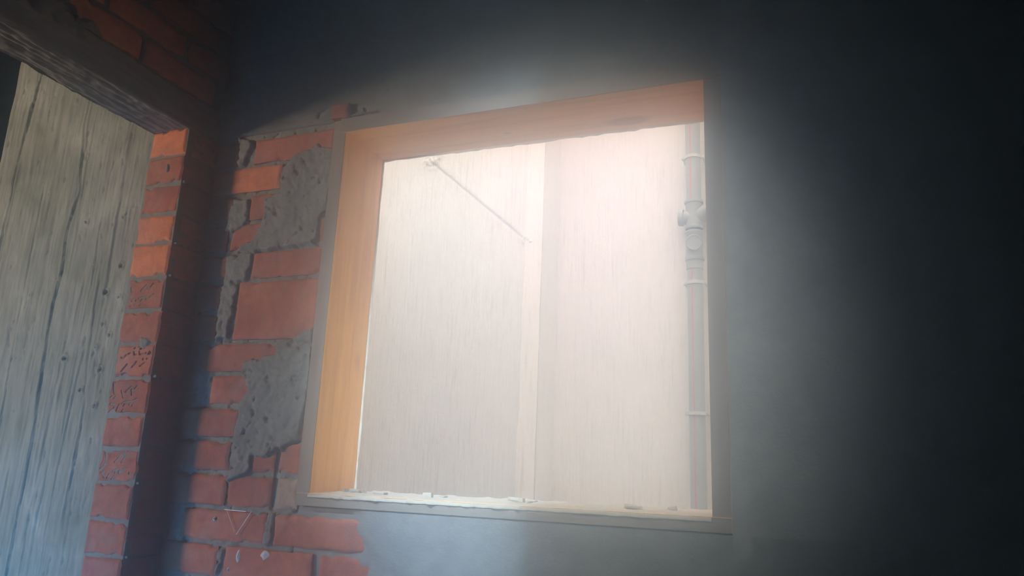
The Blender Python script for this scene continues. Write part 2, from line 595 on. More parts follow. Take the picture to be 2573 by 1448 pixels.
# the rest of the wall, below and to the right of the window: alike bricks share a mesh
common = [brick_mesh('brick', 0.236, H, 0.06, 0.03, 900 + k) for k in range(5)]
for r in range(12, 21):
    zt = TOP0 - PITCH * r
    x = max([c_ for a, c_ in rows.get(r, [(0, -1.06 if r % 2 else -1.18)])]) + 0.013
    while x < -0.62:
        o = link('brick', random.choice(common), M_brick, wall_b, (x + 0.118, YW - 0.004, zt - H / 2))
        x += 0.249
# a coat of cement render covers the bricks to the right of the window
sheet('render_coat', np.arange(HX1, 1.601, 0.03), np.arange(FL, 1.11, 0.03),
      lambda U, V: (U, YW - 0.010 - fbm(U * 3, V * 3, 55, 3) * 0.004, V), M_render, wall_b, (0.7, YW, FL), depth=(0, 0.02, 0))

# mortar of the window wall: beds, joints and the smears that hide parts of the bricks
P1 = [(-1.104, .792), (-1.167, .807), (-1.228, .793), (-1.256, .766), (-1.27, .753), (-1.272, .684), (-1.316, .674), (-1.309, .629), (-1.321, .597), (-1.326, .572), (-1.381, .541), (-1.329, .522), (-1.229, .524), (-1.145, .532), (-1.125, .547), (-1.128, .60), (-1.093, .63), (-1.093, .673)]
P2 = [(-1.42, .683), (-1.365, .679), (-1.353, .644), (-1.362, .612), (-1.404, .582), (-1.444, .585)]
P3 = [(-1.42, .527), (-1.329, .53), (-1.331, .469), (-1.338, .450), (-1.419, .437)]
P3b = [(-1.425, .447), (-1.369, .448), (-1.366, .376), (-1.372, .299), (-1.421, .295)]
P4 = [(-1.114, .326), (-1.175, .304), (-1.222, .288), (-1.225, .263), (-1.318, .251), (-1.325, .217), (-1.294, .177), (-1.313, .139), (-1.315, .101), (-1.321, .066), (-1.301, .019), (-1.292, .0), (-1.324, -.024), (-1.326, -.052), (-1.303, -.046), (-1.252, -.017), (-1.252, .011), (-1.216, .007), (-1.178, .022), (-1.125, .051), (-1.106, .121), (-1.107, .287)]
P0 = [(-1.430, .862), (-1.378, .855), (-1.379, .817), (-1.402, .771), (-1.425, .771)]
P5 = [(-1.196, -.105), (-1.172, -.108), (-1.165, -.14), (-1.176, -.185), (-1.198, -.185)]
P6 = [(-1.328, -.190), (-1.303, -.190), (-1.306, -.23), (-1.318, -.262), (-1.328, -.262)]
P7 = [(-1.174, -.112), (-1.120, -.098), (-1.118, -.108), (-1.168, -.122)]


def mortar_place(U, V):
    n = fbm(U * 26, V * 26, 3, 5); n2 = fbm(U * 95, V * 95, 11, 4); n3 = fbm(U * 7, V * 7, 17, 3)
    wob = fbm(U * 42, V * 42, 23, 4) * 0.020
    h = -0.0035 + n * 0.010 + n2 * 0.005                      # bed joints lie a little behind the brick faces
    for p, t in ((P1, .0125), (P2, .008), (P3, .007), (P3b, .006), (P4, .0135), (P0, .010), (P5, .006), (P6, .004), (P7, .008)):
        sd = poly_sdf(U, V, p) + wob
        k = 1 - sstep(-0.008, 0.003, sd)
        lump = n * 0.010 + n2 * 0.006 + n3 * 0.008
        if p is P4:
            lump = lump + np.maximum(0, fbm(U * 22 + 0.6 * V * 22, V * 40, 41, 4)) * 0.030 * np.exp(-(((U + 1.19) / 0.06) ** 2 + ((V - .14) / 0.10) ** 2))
        h = np.maximum(h, -0.012 + k * (0.012 + t + lump))
    # open joint beside the frame, low down
    cr = np.minimum(seg_dist(U, V, -1.180, .03, -1.184, -.04), seg_dist(U, V, -1.184, -.04, -1.186, -.10))
    h = h - 0.02 * (1 - sstep(0.004, 0.008, cr + wob * 0.2))
    # open pits under some bricks
    pits = fbm(U * 60, V * 60, 71, 3)
    h = h - 0.006 * sstep(0.20, 0.26, pits)
    return U, YW - h, V


us = np.arange(HX0 - 0.392, HX0 + 0.0005, 0.0028); vs = np.arange(-0.42, 0.868, 0.0028)
sheet('mortar', us, vs, mortar_place, M_mortar, wall_b, (-1.31, YW, 0.2))


def mortar2_place(U, V):
    h = -0.0035 + fbm(U * 26, V * 26, 3, 4) * 0.008
    # to the right the bricks disappear under the same coat as the rest of the wall
    k = sstep(-0.02, 0.06, U + 0.97 + fbm(U * 9, V * 9, 57, 4) * 0.22 + (V + 0.2) * 0.25)
    h = h * (1 - k) + k * (0.010 + fbm(U * 12, V * 12, 58, 4) * 0.006)
    return U, YW - h, V


sheet('mortar', np.arange(HX0, 0.2, 0.006), np.arange(-0.46, HZ0 + 0.001, 0.006), mortar2_place, M_coat, wall_b, (-0.6, YW, -0.3))


# concrete lintel cast over the window, flush with the bricks
def headband(U, V):
    h = fbm(U * 5, V * 30, 5, 4) * 0.008 + fbm(U * 60, V * 60, 8, 4) * 0.004 + 0.003
    sd = seg_dist(U, V, -1.17, .893, -1.15, .905)
    h = h - 0.012 * (1 - sstep(0.004, 0.012, sd + fbm(U * 80, V * 80, 2) * 0.01))
    return U, YW - h, V


wl = tag(boxes('window_lintel', [(-1.62, 0.15, YW + 0.004, 1.655, 0.869, 1.10)], M_render),
         'grey rough cast concrete lintel above the window opening', 'lintel')
sheet('rough_face', np.arange(-1.505, 0.151, 0.005), np.arange(0.868, 1.102, 0.004), headband, M_mortar, wl, (-0.6, YW, 0.87), depth=(0, 0.02, 0))

# dried splashes of mortar on the bricks below
for (x, z, rx, rz) in ((-1.262, -.214, .006, .014), (-1.187, -.205, .012, .011), (-1.345, -.135, .004, .005), (-1.285, -.245, .004, .006)):
    V = [(0, -0.003, 0)]; n = 11
    for k in range(n):
        a = 2 * math.pi * k / n; q = 0.75 + 0.45 * random.random()
        V.append((rx * q * math.cos(a), 0.001, rz * q * math.sin(a)))
    F = [(0, 1 + (k + 1) % n, 1 + k) for k in range(n)]
    link('mortar_splash', raw_mesh('mortar_splash', V, [f[::-1] for f in F]), M_splash, wall_b, (x, YW - 0.0062, z))


# ---------------------------------------------------------------- doorway jamb: one brick per course, some stamped
def strokes(lines, quad, depth=0.0046, wid=0.0024, panel=None):
    """Polylines traced on the brick face; quad = TL, TR, BR, BL in the frame of the trace -> unit square."""
    TL, TR, BR, BL = quad

    def uv(p):
        u, v = 0.5, 0.5
        for _ in range(12):
            x0 = TL[0] + (BL[0] - TL[0]) * v; x1 = TR[0] + (BR[0] - TR[0]) * v
            u = (p[0] - x0) / (x1 - x0)
            y0 = TL[1] + (TR[1] - TL[1]) * u; y1 = BL[1] + (BR[1] - BL[1]) * u
            v = (p[1] - y0) / (y1 - y0)
        return u, v
    L = [[uv(p) for p in ln] for ln in lines]
    PN = [uv(p) for p in panel] if panel else None

    def carve(U, V, w, h):
        d = np.full(U.shape, 1e9)
        X = U * w; Y = V * h
        for ln in L:
            if len(ln) == 1:
                d = np.minimum(d, np.hypot(X - ln[0][0] * w, Y - ln[0][1] * h) - 0.0007)
            for a, c_ in zip(ln[:-1], ln[1:]):
                d = np.minimum(d, seg_dist(X, Y, a[0] * w, a[1] * h, c_[0] * w, c_[1] * h))
        out = depth * (1 - sstep(wid * 0.35, wid, d))
        if PN:
            sd = poly_sdf(X, Y, [(p[0] * w, p[1] * h) for p in PN])
            out = out + 0.0016 * (1 - sstep(-0.003, 0.0005, sd))
        return out
    return carve


ST = {
    5: strokes([[(190, 145), (175, 330)], [(440, 140), (370, 215)], [(527, 125), (480, 192), (448, 172)], [(235, 165), (245, 225)],
                [(180, 350), (210, 330), (300, 320)], [(255, 350)], [(310, 345)], [(345, 318), (390, 295), (435, 292)], [(388, 332), (370, 352)],
                [(440, 325)], [(540, 260), (480, 300)], [(262, 402), (245, 415)], [(293, 395)], [(370, 395), (360, 408)], [(200, 275), (260, 270)]],
               ((215, 60), (685, 55), (640, 440), (170, 475)), panel=[(190, 130), (560, 88), (560, 300), (540, 420), (180, 425)]),
    7: strokes([[(120, 1148), (160, 1152), (192, 1112)], [(215, 1100), (242, 1088)], [(285, 1068), (290, 1110), (320, 1104)],
                [(355, 1062), (360, 1108), (412, 1092)], [(440, 1088)], [(490, 1065), (505, 1092), (470, 1098), (478, 1080)],
                [(405, 1160), (403, 1175)], [(457, 1160)], [(205, 1235), (150, 1300), (122, 1342)], [(322, 1198), (300, 1240), (263, 1276)],
                [(425, 1213), (368, 1260)], [(300, 1012), (290, 1025)], [(365, 1032), (425, 1015)]],
               ((85, 990), (550, 975), (520, 1395), (15, 1400))),
    8: strokes([[(288, 135), (300, 180), (316, 248)], [(395, 212), (420, 285)], [(510, 165), (445, 225)], [(577, 158), (540, 200), (512, 205)], [(515, 195), (520, 250)],
                [(292, 280), (270, 302)], [(332, 282), (315, 303)], [(410, 352), (450, 332), (545, 315), (582, 288)], [(440, 360), (430, 378)], [(495, 360)], [(545, 355), (528, 366)],
                [(278, 368), (335, 360)], [(325, 400), (305, 437)], [(380, 365), (352, 432)], [(430, 415), (415, 434)]],
               ((270, 90), (740, 80), (680, 440), (240, 470)), panel=[(285, 130), (600, 118), (640, 300), (590, 440), (250, 445)]),
    10: strokes([[(182, 1000), (183, 1090), (145, 1190), (82, 1237)], [(262, 975), (235, 995)], [(405, 1008), (365, 1030), (290, 1112)], [(430, 1028), (375, 1108)], [(405, 1008), (430, 1028)],
                 [(500, 948), (458, 970)], [(440, 1178), (392, 1202)], [(262, 1222), (318, 1202), (288, 1247)], [(338, 1228), (390, 1236)], [(350, 1215), (345, 1245)],
                 [(472, 1235)], [(220, 1262), (192, 1312)], [(280, 1292), (248, 1328)], [(180, 1145), (170, 1160)], [(150, 1235), (120, 1260), (160, 1300)]],
                ((130, 960), (600, 945), (540, 1350), (50, 1355)), panel=[(170, 985), (430, 965), (470, 1080), (430, 1200), (300, 1330), (80, 1300)]),
}
# tops of the courses of the jamb (eye-relative heights) down the photograph
JT = [0.8565, 0.7778, 0.6994, 0.6147, 0.5340, 0.4466, 0.3600, 0.2743, 0.1893, 0.0992, 0.0198, -0.0630, -0.1472, -0.2290, -0.3140, -0.395]
YJ = 1.390
for k in range(len(JT) - 1):
    zt, zb = JT[k] - 0.003, JT[k + 1] + 0.0035
    x0 = -1.629 + random.uniform(-0.003, 0.003); x1 = XL + random.uniform(-0.003, 0.003)
    m_ = M_orange if k in (0, 3, 4) else M_brick
    o = put_brick(x0, x1, zb, zt, YJ + random.uniform(-0.002, 0.002), wall_l, m_, 0.0013 if k in ST else 0.0025, d=0.112,
                  tilt=random.uniform(-0.008, 0.008), carve=ST.get(k), chips=3, rag=0.0045)


def jamb_mortar(U, V):
    h = np.minimum(-0.011 + fbm(U * 70, V * 70, 61, 4) * 0.022 + fbm(U * 20, V * 25, 63, 3) * 0.014, -0.0130)
    sd = np.hypot(U + 1.553, (V - 0.742) * 0.7) + fbm(U * 90, V * 90, 65) * 0.01        # lump that hangs out of the joint under the top brick
    h = np.maximum(h, 0.010 * (1 - sstep(0.004, 0.012, sd)) - 0.004)
    sd2 = np.hypot((U + 1.54) * 0.7, V - 0.281) + fbm(U * 90, V * 90, 66) * 0.012
    h = np.maximum(h, 0.008 * (1 - sstep(0.006, 0.016, sd2)) - 0.004)
    return U, YJ - h, V


sheet('mortar', np.arange(-1.632, XL + 0.001, 0.0025), np.arange(-0.45, 0.852, 0.0025), jamb_mortar, M_mortar, wall_l, (-1.57, YJ, 0.2), depth=(0, 0.02, 0))
# the room face of the nib, between the bricks
sheet('mortar', np.arange(1.395, 1.5, 0.004), np.arange(-0.45, 0.852, 0.004),
      lambda U, V: (XL - 0.004 + fbm(U * 60, V * 60, 67, 4) * 0.006, U, V), M_mortar, wall_l, (XL, 1.45, 0.2))
# squeezed-out crumbs of mortar at the arris of the joints
for k in (2, 4, 5, 8, 11, 13):
    zc = JT[k] + 0.002
    for q in range(3):
        me = brick_mesh('mortar_crumb', 0.012 - q * 0.002, 0.006, 0.008, 0.002, 400 + k * 5 + q, rag=0.003)
        o = link('mortar_crumb', me, M_mortar, wall_l, (XL + 0.003, YJ + 0.004 + q * 0.012, zc + random.uniform(-.002, .002)))

# ---------------------------------------------------------------- wall over the doorway: bricks on the room face
def put_brick_x(y0, y1, z0, z1, parent, m, res):
    """A brick whose face looks along +x."""
    bk[0] += 1
    me = brick_mesh('brick', y1 - y0, z1 - z0, 0.09, res, bk[0], rag=0.006, chips=3, wear=0.0025)
    o = link('brick', me, m, parent, (XL + 0.004 + random.uniform(-.003, .003), (y0 + y1) / 2, (z0 + z1) / 2))
    o.rotation_euler = (0, 0, math.radians(90))
    return o


zb = 0.951
for r in range(9):
    h = 0.064
    off = [1.222, 1.106, 1.215, 1.095][r % 4]
    y = off - 0.25 * 4
    while y < 1.49:
        y1 = min(y + 0.236, 1.497)
        if y1 - y > 0.05 and y > 0.15:
            put_brick_x(y, y1, zb, zb + h, wall_l, M_orange if r < 2 else M_brick, 0.006 if r < 5 else 0.02)
        y += 0.25
    zb += 0.0785


def over_door(U, V):
    h = -0.006 + fbm(U * 30, V * 30, 81, 4) * 0.014
    a = np.hypot((U - 0.955) / 1.6, V - 0.955) + fbm(U * 25, V * 25, 83, 4) * 0.05
    h = np.maximum(h, -0.01 + (1 - sstep(0.03, 0.075, a)) * (0.036 + fbm(U * 40, V * 40, 85, 4) * 0.05))
    b_ = np.hypot((U - 1.06) / 1.8, V - 0.945) + fbm(U * 30, V * 30, 87, 4) * 0.03
    h = np.maximum(h, -0.01 + (1 - sstep(0.012, 0.03, b_)) * (0.026 + fbm(U * 40, V * 40, 89, 4) * 0.03))
    c_ = np.hypot(U - 1.208, (V - 0.985) / 1.3) + fbm(U * 60, V * 60, 90) * 0.01
    h = h - 0.02 * (1 - sstep(0.008, 0.016, c_))
    # does not reach below the beam's upper half
    h = h * (V > 0.9)
    return XL + h, U, V


sheet('mortar', np.arange(0.60, 1.5, 0.005), np.arange(0.938, 1.66, 0.005), over_door, M_mortar, wall_l, (XL, 1.1, 0.95))

# ---------------------------------------------------------------- lintel beam over the doorway
dl = empty('door_lintel', (-1.565, 1.0, 0.855))
tag(dl, 'long rough grey lintel beam over the doorway beside the concrete column', 'beam')
LY0, LY1 = 0.521, 1.498
us = np.arange(LY0, LY1 + 0.001, 0.004)


def lintel_ring(U, V):
    """V runs once round the section of the beam."""
    x0, x1, z0, z1 = -1.629, XL + 0.002, 0.855, 0.944
    seg = np.array([0, x1 - x0, x1 - x0 + z1 - z0, 2 * (x1 - x0) + z1 - z0, 2 * (x1 - x0 + z1 - z0)])
    x = np.interp(V, seg, [x0, x1, x1, x0, x0]); z = np.interp(V, seg, [z0, z0, z1, z1, z0])
    g = fbm(U * 9, V * 110, 91, 5) * 0.006 + fbm(U * 55, V * 55, 93, 4) * 0.005 + fbm(U * 6, V * 8, 95, 2) * 0.006
    cx, cz = (x0 + x1) / 2, (z0 + z1) / 2
    return x + np.sign(x - cx) * np.where(np.abs(x - cx) > 0.058, g, 0), U, z + np.sign(z - cz) * np.where(np.abs(z - cz) > 0.04, g, 0)


per = 2 * (0.126 + 0.089)
sheet('beam', us, np.linspace(0, per, 110), lintel_ring, M_lintel, dl, (-1.565, 1.0, 0.855), flip=True)
sheet('mortar_smear', np.arange(0.86, 1.10, 0.004), np.arange(0.900, 0.972, 0.004),
      lambda U, V: (XL - 0.012 + 0.045 * np.clip(1 - np.hypot((U - 0.96) / 0.11, (V - 0.945) / 0.038) + fbm(U * 40, V * 40, 97, 4) * 0.9, 0, 1) ** 0.7 + fbm(U * 60, V * 60, 99) * 0.008, U, V),
      M_mortar, dl, (XL, 0.97, 0.93))

# ---------------------------------------------------------------- board-marked concrete column
cc = empty('concrete_column', (-1.94, 1.65, FL))
tag(cc, 'grey board-marked concrete column behind the brick doorway jamb', 'column')
SEAMS = [  # (polyline of x, z), ridge height, groove depth
    ([(-2.125, 1.2), (-2.136, 1.139), (-2.152, .995), (-2.158, .808), (-2.16, .5)], .007, .012),
    ([(-1.905, 1.1), (-1.907, 1.014), (-1.907, .915), (-1.882, .719), (-1.899, .60), (-1.893, .497), (-1.898, .33), (-1.893, .211), (-1.886, .079), (-1.885, -.002), (-1.884, -.111), (-1.888, -.45)], .008, .010),
    ([(-2.028, .75), (-2.028, .552), (-2.026, .374), (-2.021, .213), (-2.015, .161), (-2.012, .05)], .004, .008),
    ([(-1.868, 1.0), (-1.872, .8), (-1.868, .6)], .006, .002),
    ([(-1.775, .75), (-1.773, .651), (-1.770, .457), (-1.775, .326), (-1.779, .199), (-1.782, .05)], .003, .009),
    ([(-1.713, .68), (-1.713, .638), (-1.715, .502), (-1.712, .40)], .002, .004),
    ([(-1.751, .26), (-1.765, .1), (-1.775, -.038), (-1.773, -.153), (-1.772, -.45)], .003, .009),
    ([(-1.717, .12), (-1.718, -.017), (-1.721, -.14)], .002, .013),
    ([(-1.743, .455), (-1.733, .243), (-1.722, .141)], .003, .006),
    ([(-1.80, .45), (-1.815, .2), (-1.812, -.1), (-1.818, -.45)], .002, .005),
    ([(-1.68, .8), (-1.684, .55)], .002, .003),
    ([(-1.83, .30), (-1.842, -.05), (-1.840, -.45)], .004, .004),
    ([(-1.945, -.05), (-1.95, -.45)], .003, .006),
]
PITS = [(-1.672, .485, .008), (-1.71, .415, .009), (-1.819, .244, .009), (-1.684, .213, .008), (-1.69, .62, .005), (-1.70, .33, .005), (-1.67, .30, .005), (-1.71, .27, .005), (-1.83, .62, .004), (-1.96, 1.0, .004), (-1.66, .40, .005), (-1.735, .16, .005), (-1.99, .42, .004), (-1.68, .12, .005)]
YC = 1.396


def column_place(U, V):
    h = fbm(U * 45, V * 5, 101, 4) * 0.004 + fbm(U * 150, V * 5, 102, 3) * 0.0036 + fbm(U * 30, V * 14, 103, 4) * 0.005 + fbm(U * 130, V * 60, 107, 3) * 0.0015
    # each board stands a little in or out
    xs = [-2.30, -2.15, -2.025, -1.893, -1.775, -1.718, -1.60]
    lv = [0.002, -0.001, 0.001, -0.0015, 0.001, -0.0005]
    for k in range(6):
        h = h + lv[k] * sstep(xs[k] - .002, xs[k] + .002, U) * (1 - sstep(xs[k + 1] - .002, xs[k + 1] + .002, U))
    wob = fbm(V * 18, U * 0 + 3.3, 109, 4) * 0.010 + fbm(V * 90, U * 0 + 1.3, 110, 3) * 0.004
    for pl, rh, gd in SEAMS:
        px = np.interp(V, [p[1] for p in pl[::-1]], [p[0] for p in pl[::-1]])
        zt, zb_ = pl[0][1], pl[-1][1]
        k = sstep(zb_ - .03, zb_ + .02, V) * (1 - sstep(zt - .02, zt + .03, V))
        q = U - px + wob * 0.5
        k2 = k * (0.45 + 0.9 * vnoise(V * 11, V * 0 + rh * 900, 111))
        h = h + k2 * (0.42 * rh * np.exp(-((q + .0035) / .0026) ** 2) - 0.50 * gd * np.exp(-((q - .0018) / .0024) ** 2))
    for x, z, r in PITS:
        d = np.hypot(U - x, V - z) + fbm(U * 120, V * 120, 113) * 0.006
        h = h - 0.010 * (1 - sstep(r * 0.35, r * 0.9, d)) + 0.004 * np.exp(-((d - r * 1.1) / .003) ** 2)
    # pocked, scaled patches
    pk = fbm(U * 70, V * 28, 115, 4)
    h = h - 0.003 * sstep(0.22, 0.30, pk)
    # worn left arris
    e = np.clip((-2.243 + 0.02 * fbm(V * 8, V * 0, 119) * 2 - U), 0, 1)
    x = np.where(U < -2.235, np.maximum(U, -2.245 + fbm(V * 9, V * 0, 117, 4) * 0.03), U)
    y = YC - h + np.where(U < -2.235, 0.03 * sstep(-2.235, -2.262, U), 0)
    return x, y, V


vs = np.concatenate([np.arange(FL, -0.40, 0.05), np.arange(-0.40, 1.22, 0.0034), np.arange(1.22, CE, 0.05), [CE]])
sheet('shaft', np.arange(-2.262, -1.6255, 0.0028), vs, column_place, M_conc, cc, (-1.94, 1.65, FL), depth=(0, 0.42, 0))

# ---------------------------------------------------------------- window frame
win = empty('window_1', ((HX0 + HX1) / 2, 1.58, HZ0))
tag(win, kind='structure')
WX0, WX1, WZ0, WZ1 = -1.0776, -0.1858, -0.0590, 0.8261
YB = 1.672
j1 = boxes('jamb', [(HX0, WX0, 1.490, YB, HZ0, HZ1 - 0.003)], M_woodz, win, (HX0, 1.580, 0.40), bevel=0.0012)
j2 = boxes('jamb', [(WX1, HX1, 1.490, YB, HZ0, HZ1 - 0.003)], M_woodz, win, (WX1, 1.580, 0.40), bevel=0.0012)
boxes('head', [(-1.0938, HX1, 1.486, YB, WZ1, HZ1)], M_woodx, win, (-0.35, 1.580, 0.85), bevel=0.0012)
boxes('bottom_rail', [(HX0 + 0.002, HX1, 1.488, YB, HZ0, WZ0 - 0.004)], M_woodx, win, (-0.6, 1.58, HZ0), bevel=0.0012)


def sill_place(U, V):
    ed = 1 - sstep(0.0, 0.010, V - 1.484)
    lump = np.maximum(0, fbm(U * 34, V * 34, 131, 4) - 0.05) * 0.014 * sstep(0.0, 0.03, V - 1.484)
    y = V - 0.004 * np.maximum(0, fbm(U * 60, V * 0, 133, 4)) * 4 * ed
    return U, y, WZ0 - 0.0035 + lump + fbm(U * 90, V * 90, 135, 3) * 0.003 - ed * 0.003


sheet('mortar_bed', np.arange(WX0, WX1 + 0.001, 0.003), np.arange(1.484, 1.78, 0.006), sill_place, M_bed, win, (-0.6, 1.6, WZ0), depth=(0, 0, -0.006))


def bead(name, a, c_, r, seed, parent):
    """A ragged bead of plaster between two points."""
    a = Vector(a); c_ = Vector(c_); n = int((c_ - a).length / 0.004)
    t = np.linspace(0, 1, n); k = 9
    d = (c_ - a).normalized(); s = Vector((0, 1, 0)); u = d.cross(s)
    V = []
    for i in range(n):
        p = a + (c_ - a) * t[i]
        rr = r * (0.55 + 1.1 * float(vnoise(np.array(t[i] * n * 0.21), np.array(0.5), seed)) + 0.7 * float(vnoise(np.array(t[i] * n * 0.07), np.array(0.5), seed + 4)))
        for j in range(k):
            an = 2 * math.pi * j / k
            V.append(tuple(p + (s * math.cos(an) + u * math.sin(an)) * rr))
    F = [(i * k + j, i * k + (j + 1) % k, (i + 1) * k + (j + 1) % k, (i + 1) * k + j) for i in range(n - 1) for j in range(k)]
    F += [tuple(range(k))[::-1], tuple((n - 1) * k + j for j in range(k))]
    return link(name, raw_mesh(name, at(V, a), F, True), M_lip, parent, a)


bead('plaster_edge', (WX0 - 0.001, YB + 0.004, WZ1 + 0.001), (WX1, YB + 0.004, WZ1 + 0.001), 0.0035, 201, win)
bead('plaster_edge', (WX0 - 0.001, YB + 0.004, WZ0), (WX0 - 0.001, YB + 0.004, WZ1), 0.0028, 207, win)
# crumbs of dry mortar along the sill
for x, w, h in ((-1.035, .014, .007), (-1.012, .010, .006), (-0.965, .03, .006), (-0.84, .024, .006), (-0.80, .022, .005), (-0.62, .03, .008), (-0.585, .02, .006), (-0.36, .03, .008), (-0.28, .018, .006), (-1.062, .010, .009)):
    me = brick_mesh('mortar_lump', w, h, 0.02, 0.003, int(500 + x * -100), rag=0.009, wear=0.004)
    link('mortar_lump', me, M_bed, win, (x, 1.60, WZ0 + h / 2 - 0.002))

# the room faces of the frame are weathered and smeared with cement
boxes('face_strip', [(HX0 + .001, WX0 - 0.0008, 1.4885, 1.4905, HZ0 + .001, HZ1 - 0.005)], M_facez, win)
boxes('face_strip', [(WX1 + 0.0008, HX1 - .001, 1.4885, 1.4905, HZ0 + .001, HZ1 - 0.005)], M_facez, win)
boxes('face_strip', [(-1.0928, HX1 - .001, 1.4845, 1.4865, WZ1 + 0.0008, HZ1 - .001)], M_facex, win)
boxes('face_strip', [(HX0 + .003, HX1 - .001, 1.4865, 1.4885, HZ0 + .001, WZ0 - 0.005)], M_facex, win)

# clay wedge and nail at the frame's upper corner
wd = tag(link('brick_wedge', brick_mesh('brick_wedge', 0.050, 0.040, 0.05, 0.003, 777, rag=0.007, wear=0.003), M_brick, None, (-1.096, YW - 0.022, 0.8855)),
         'small broken red brick wedge above the left corner of the window frame', 'brick wedge')
nv_, nf_ = lathe_z([(0.0024, 0), (0.0024, 0.055), (0.006, 0.056), (0.006, 0.059)], 12)
nl = tag(link('nail', raw_mesh('nail', orient(nv_, (0.93, -0.30, 0.04)), nf_), M_iron, None, (-1.074, YW - 0.006, 0.872)),
         'dark iron nail lying on the frame beside the red brick wedge', 'nail')

# cobweb threads on the bricks under the frame
cw = empty('cobweb', (-1.272, YW - 0.01, -0.165))
tag(cw, 'thin white cobweb threads in a V on a brick below the window', 'cobweb')
def thread(a, c_, r=0.0005):
    a = Vector(a); c_ = Vector(c_); d = c_ - a
    v_, f_ = lathe_z([(r, 0), (r * 1.2, d.length / 2), (r, d.length)], 6)
    link('thread', raw_mesh('thread', orient(v_, d.normalized()), f_), M_thread, cw, a)
thread((-1.272, YW - 0.008, -0.166), (-1.236, YW - 0.008, -0.112), 0.0007)
thread((-1.278, YW - 0.008, -0.160), (-1.312, YW - 0.008, -0.108), 0.0004)
thread((-1.315, YW - 0.009, -0.112), (-1.250, YW - 0.010, -0.113), 0.0008)

# ---------------------------------------------------------------- outdoors: raked plaster wall with a step, and a drain pipe
YO, YO2, XS = 3.60, 3.85, -1.29
wo = tag(boxes('wall_outside', [(-3.2, XS, YO + 0.01, 4.05, FL - 0.12, 2.7), (XS, 2.0, YO2 + 0.01, 4.05, FL - 0.12, 2.7)], M_outplain), kind='structure')


def rake_h(U, V, s):
    return fbm(U * 70, V * 2.2, s, 4) * 0.0025 + fbm(U * 25, V * 9, s + 3, 4) * 0.0025 + fbm(U * 110, V * 110, s + 5, 3) * 0.0015


def outer_left(U, V):
    h = rake_h(U, V, 301)
    # a later coat of plaster ends along a slanting edge
    t = (U + 1.977) * (-0.653) - (V - 1.721) * 0.757      # distance below the slant
    k = sstep(-2.02, -1.95, U)
    h = h + k * 0.004 * (1 - sstep(-0.006, 0.004, t + fbm(U * 20, V * 20, 305, 3) * 0.008))
    h = h + k * 0.0012 * np.exp(-((t + .02) / .02) ** 2) - k * 0.003 * np.exp(-((t - .006) / .004) ** 2)
    for x, z, r in ((-1.39, 1.215, .022), (-1.36, 1.195, .014), (-2.0, 1.73, .04), (-1.95, 1.76, .03)):
        d = np.hypot(U - x, V - z)
        h = h + np.exp(-(d / r) ** 2) * (0.010 + fbm(U * 60, V * 60, 307, 4) * 0.03)
    return U, YO - h, V


sheet('plaster', np.arange(-2.55, XS + 0.001, 0.005), np.arange(-0.25, 2.2, 0.0065), outer_left, M_rake, wo, (-1.9, YO, 0.5), depth=(0, 0.02, 0))
sheet('corner_band', np.concatenate([np.arange(-1.392, XS + 0.0015, 0.004)]), np.arange(-0.25, 2.2, 0.0065),
      lambda U, V: (U + np.where(U < -1.385, fbm(V * 6, V * 0, 311, 3) * 0.012, 0), YO - 0.010 - rake_h(U, V, 321) * 0.6, V), M_rake2, wo, (-1.34, YO, 0.5), depth=(0, 0.02, 0))
sheet('corner_return', np.arange(YO - 0.012, YO2 + 0.006, 0.005), np.arange(-0.25, 2.2, 0.0065),
      lambda U, V: (XS + 0.002 + rake_h(U, V, 331) * 0.5, U, V), M_rake, wo, (XS, YO, 0.5))
sheet('plaster', np.arange(XS, -0.20, 0.005), np.arange(-0.25, 2.4, 0.0065),
      lambda U, V: (U, YO2 - rake_h(U, V, 341), V), M_rake, wo, (-0.8, YO2, 0.5), depth=(0, 0.02, 0))

# drain pipe
PX, PY, PR = -0.530, 3.772, 0.0385
dp = empty('drain_pipe', (PX, PY, FL - 0.12))
tag(dp, 'grey plastic drain pipe with a red stripe outside the window', 'pipe')


def ring_part(name, prof, m, parent, loc, axis=None, seg=40):
    V, F = lathe_z(prof, seg)
    if axis is not None:
        V = orient(V, axis)
    o = link(name, raw_mesh(name, V, F), m, parent, loc)
    return smooth_by_angle(o)


def pipe_run(z0, z1):
    o = ring_part('pipe_section', [(PR, 0), (PR, z1 - z0)], M_pvc, dp, (PX, PY, z0))
    # the red stripe is a thin inlay that faces the window
    V = []; F = []
    a0 = math.radians(-90 - 14)
    for k in range(3):
        a = a0 + (k - 1) * 0.065
        for z in (0.0, z1 - z0):
            V.append(((PR + 0.0006) * math.cos(a), (PR + 0.0006) * math.sin(a), z))
    for k in range(2):
        F.append((2 * k, 2 * k + 2, 2 * k + 3, 2 * k + 1))
    s = link('stripe', raw_mesh('stripe', V, F), M_red, o, (PX, PY, z0))
    s['label'] = 'thin red stripe'
    return o


def socket(z0, z1, lip_top=True):
    """Socket with a rolled lip round the pipe."""
    R = PR + 0.0035
    p = [(R, 0), (R, z1 - z0 - 0.022), (R + 0.006, z1 - z0 - 0.018), (R + 0.0075, z1 - z0 - 0.010), (R + 0.006, z1 - z0 - 0.002), (R, z1 - z0)]
    return ring_part('coupling', p, M_pvc, dp, (PX, PY, z0))


zs = 3.772 / 3.6
pipe_run(FL - 0.12, 1.066)
pipe_run(1.205, 1.245)
pipe_run(1.385, 3.4)
socket(1.04, 1.105)
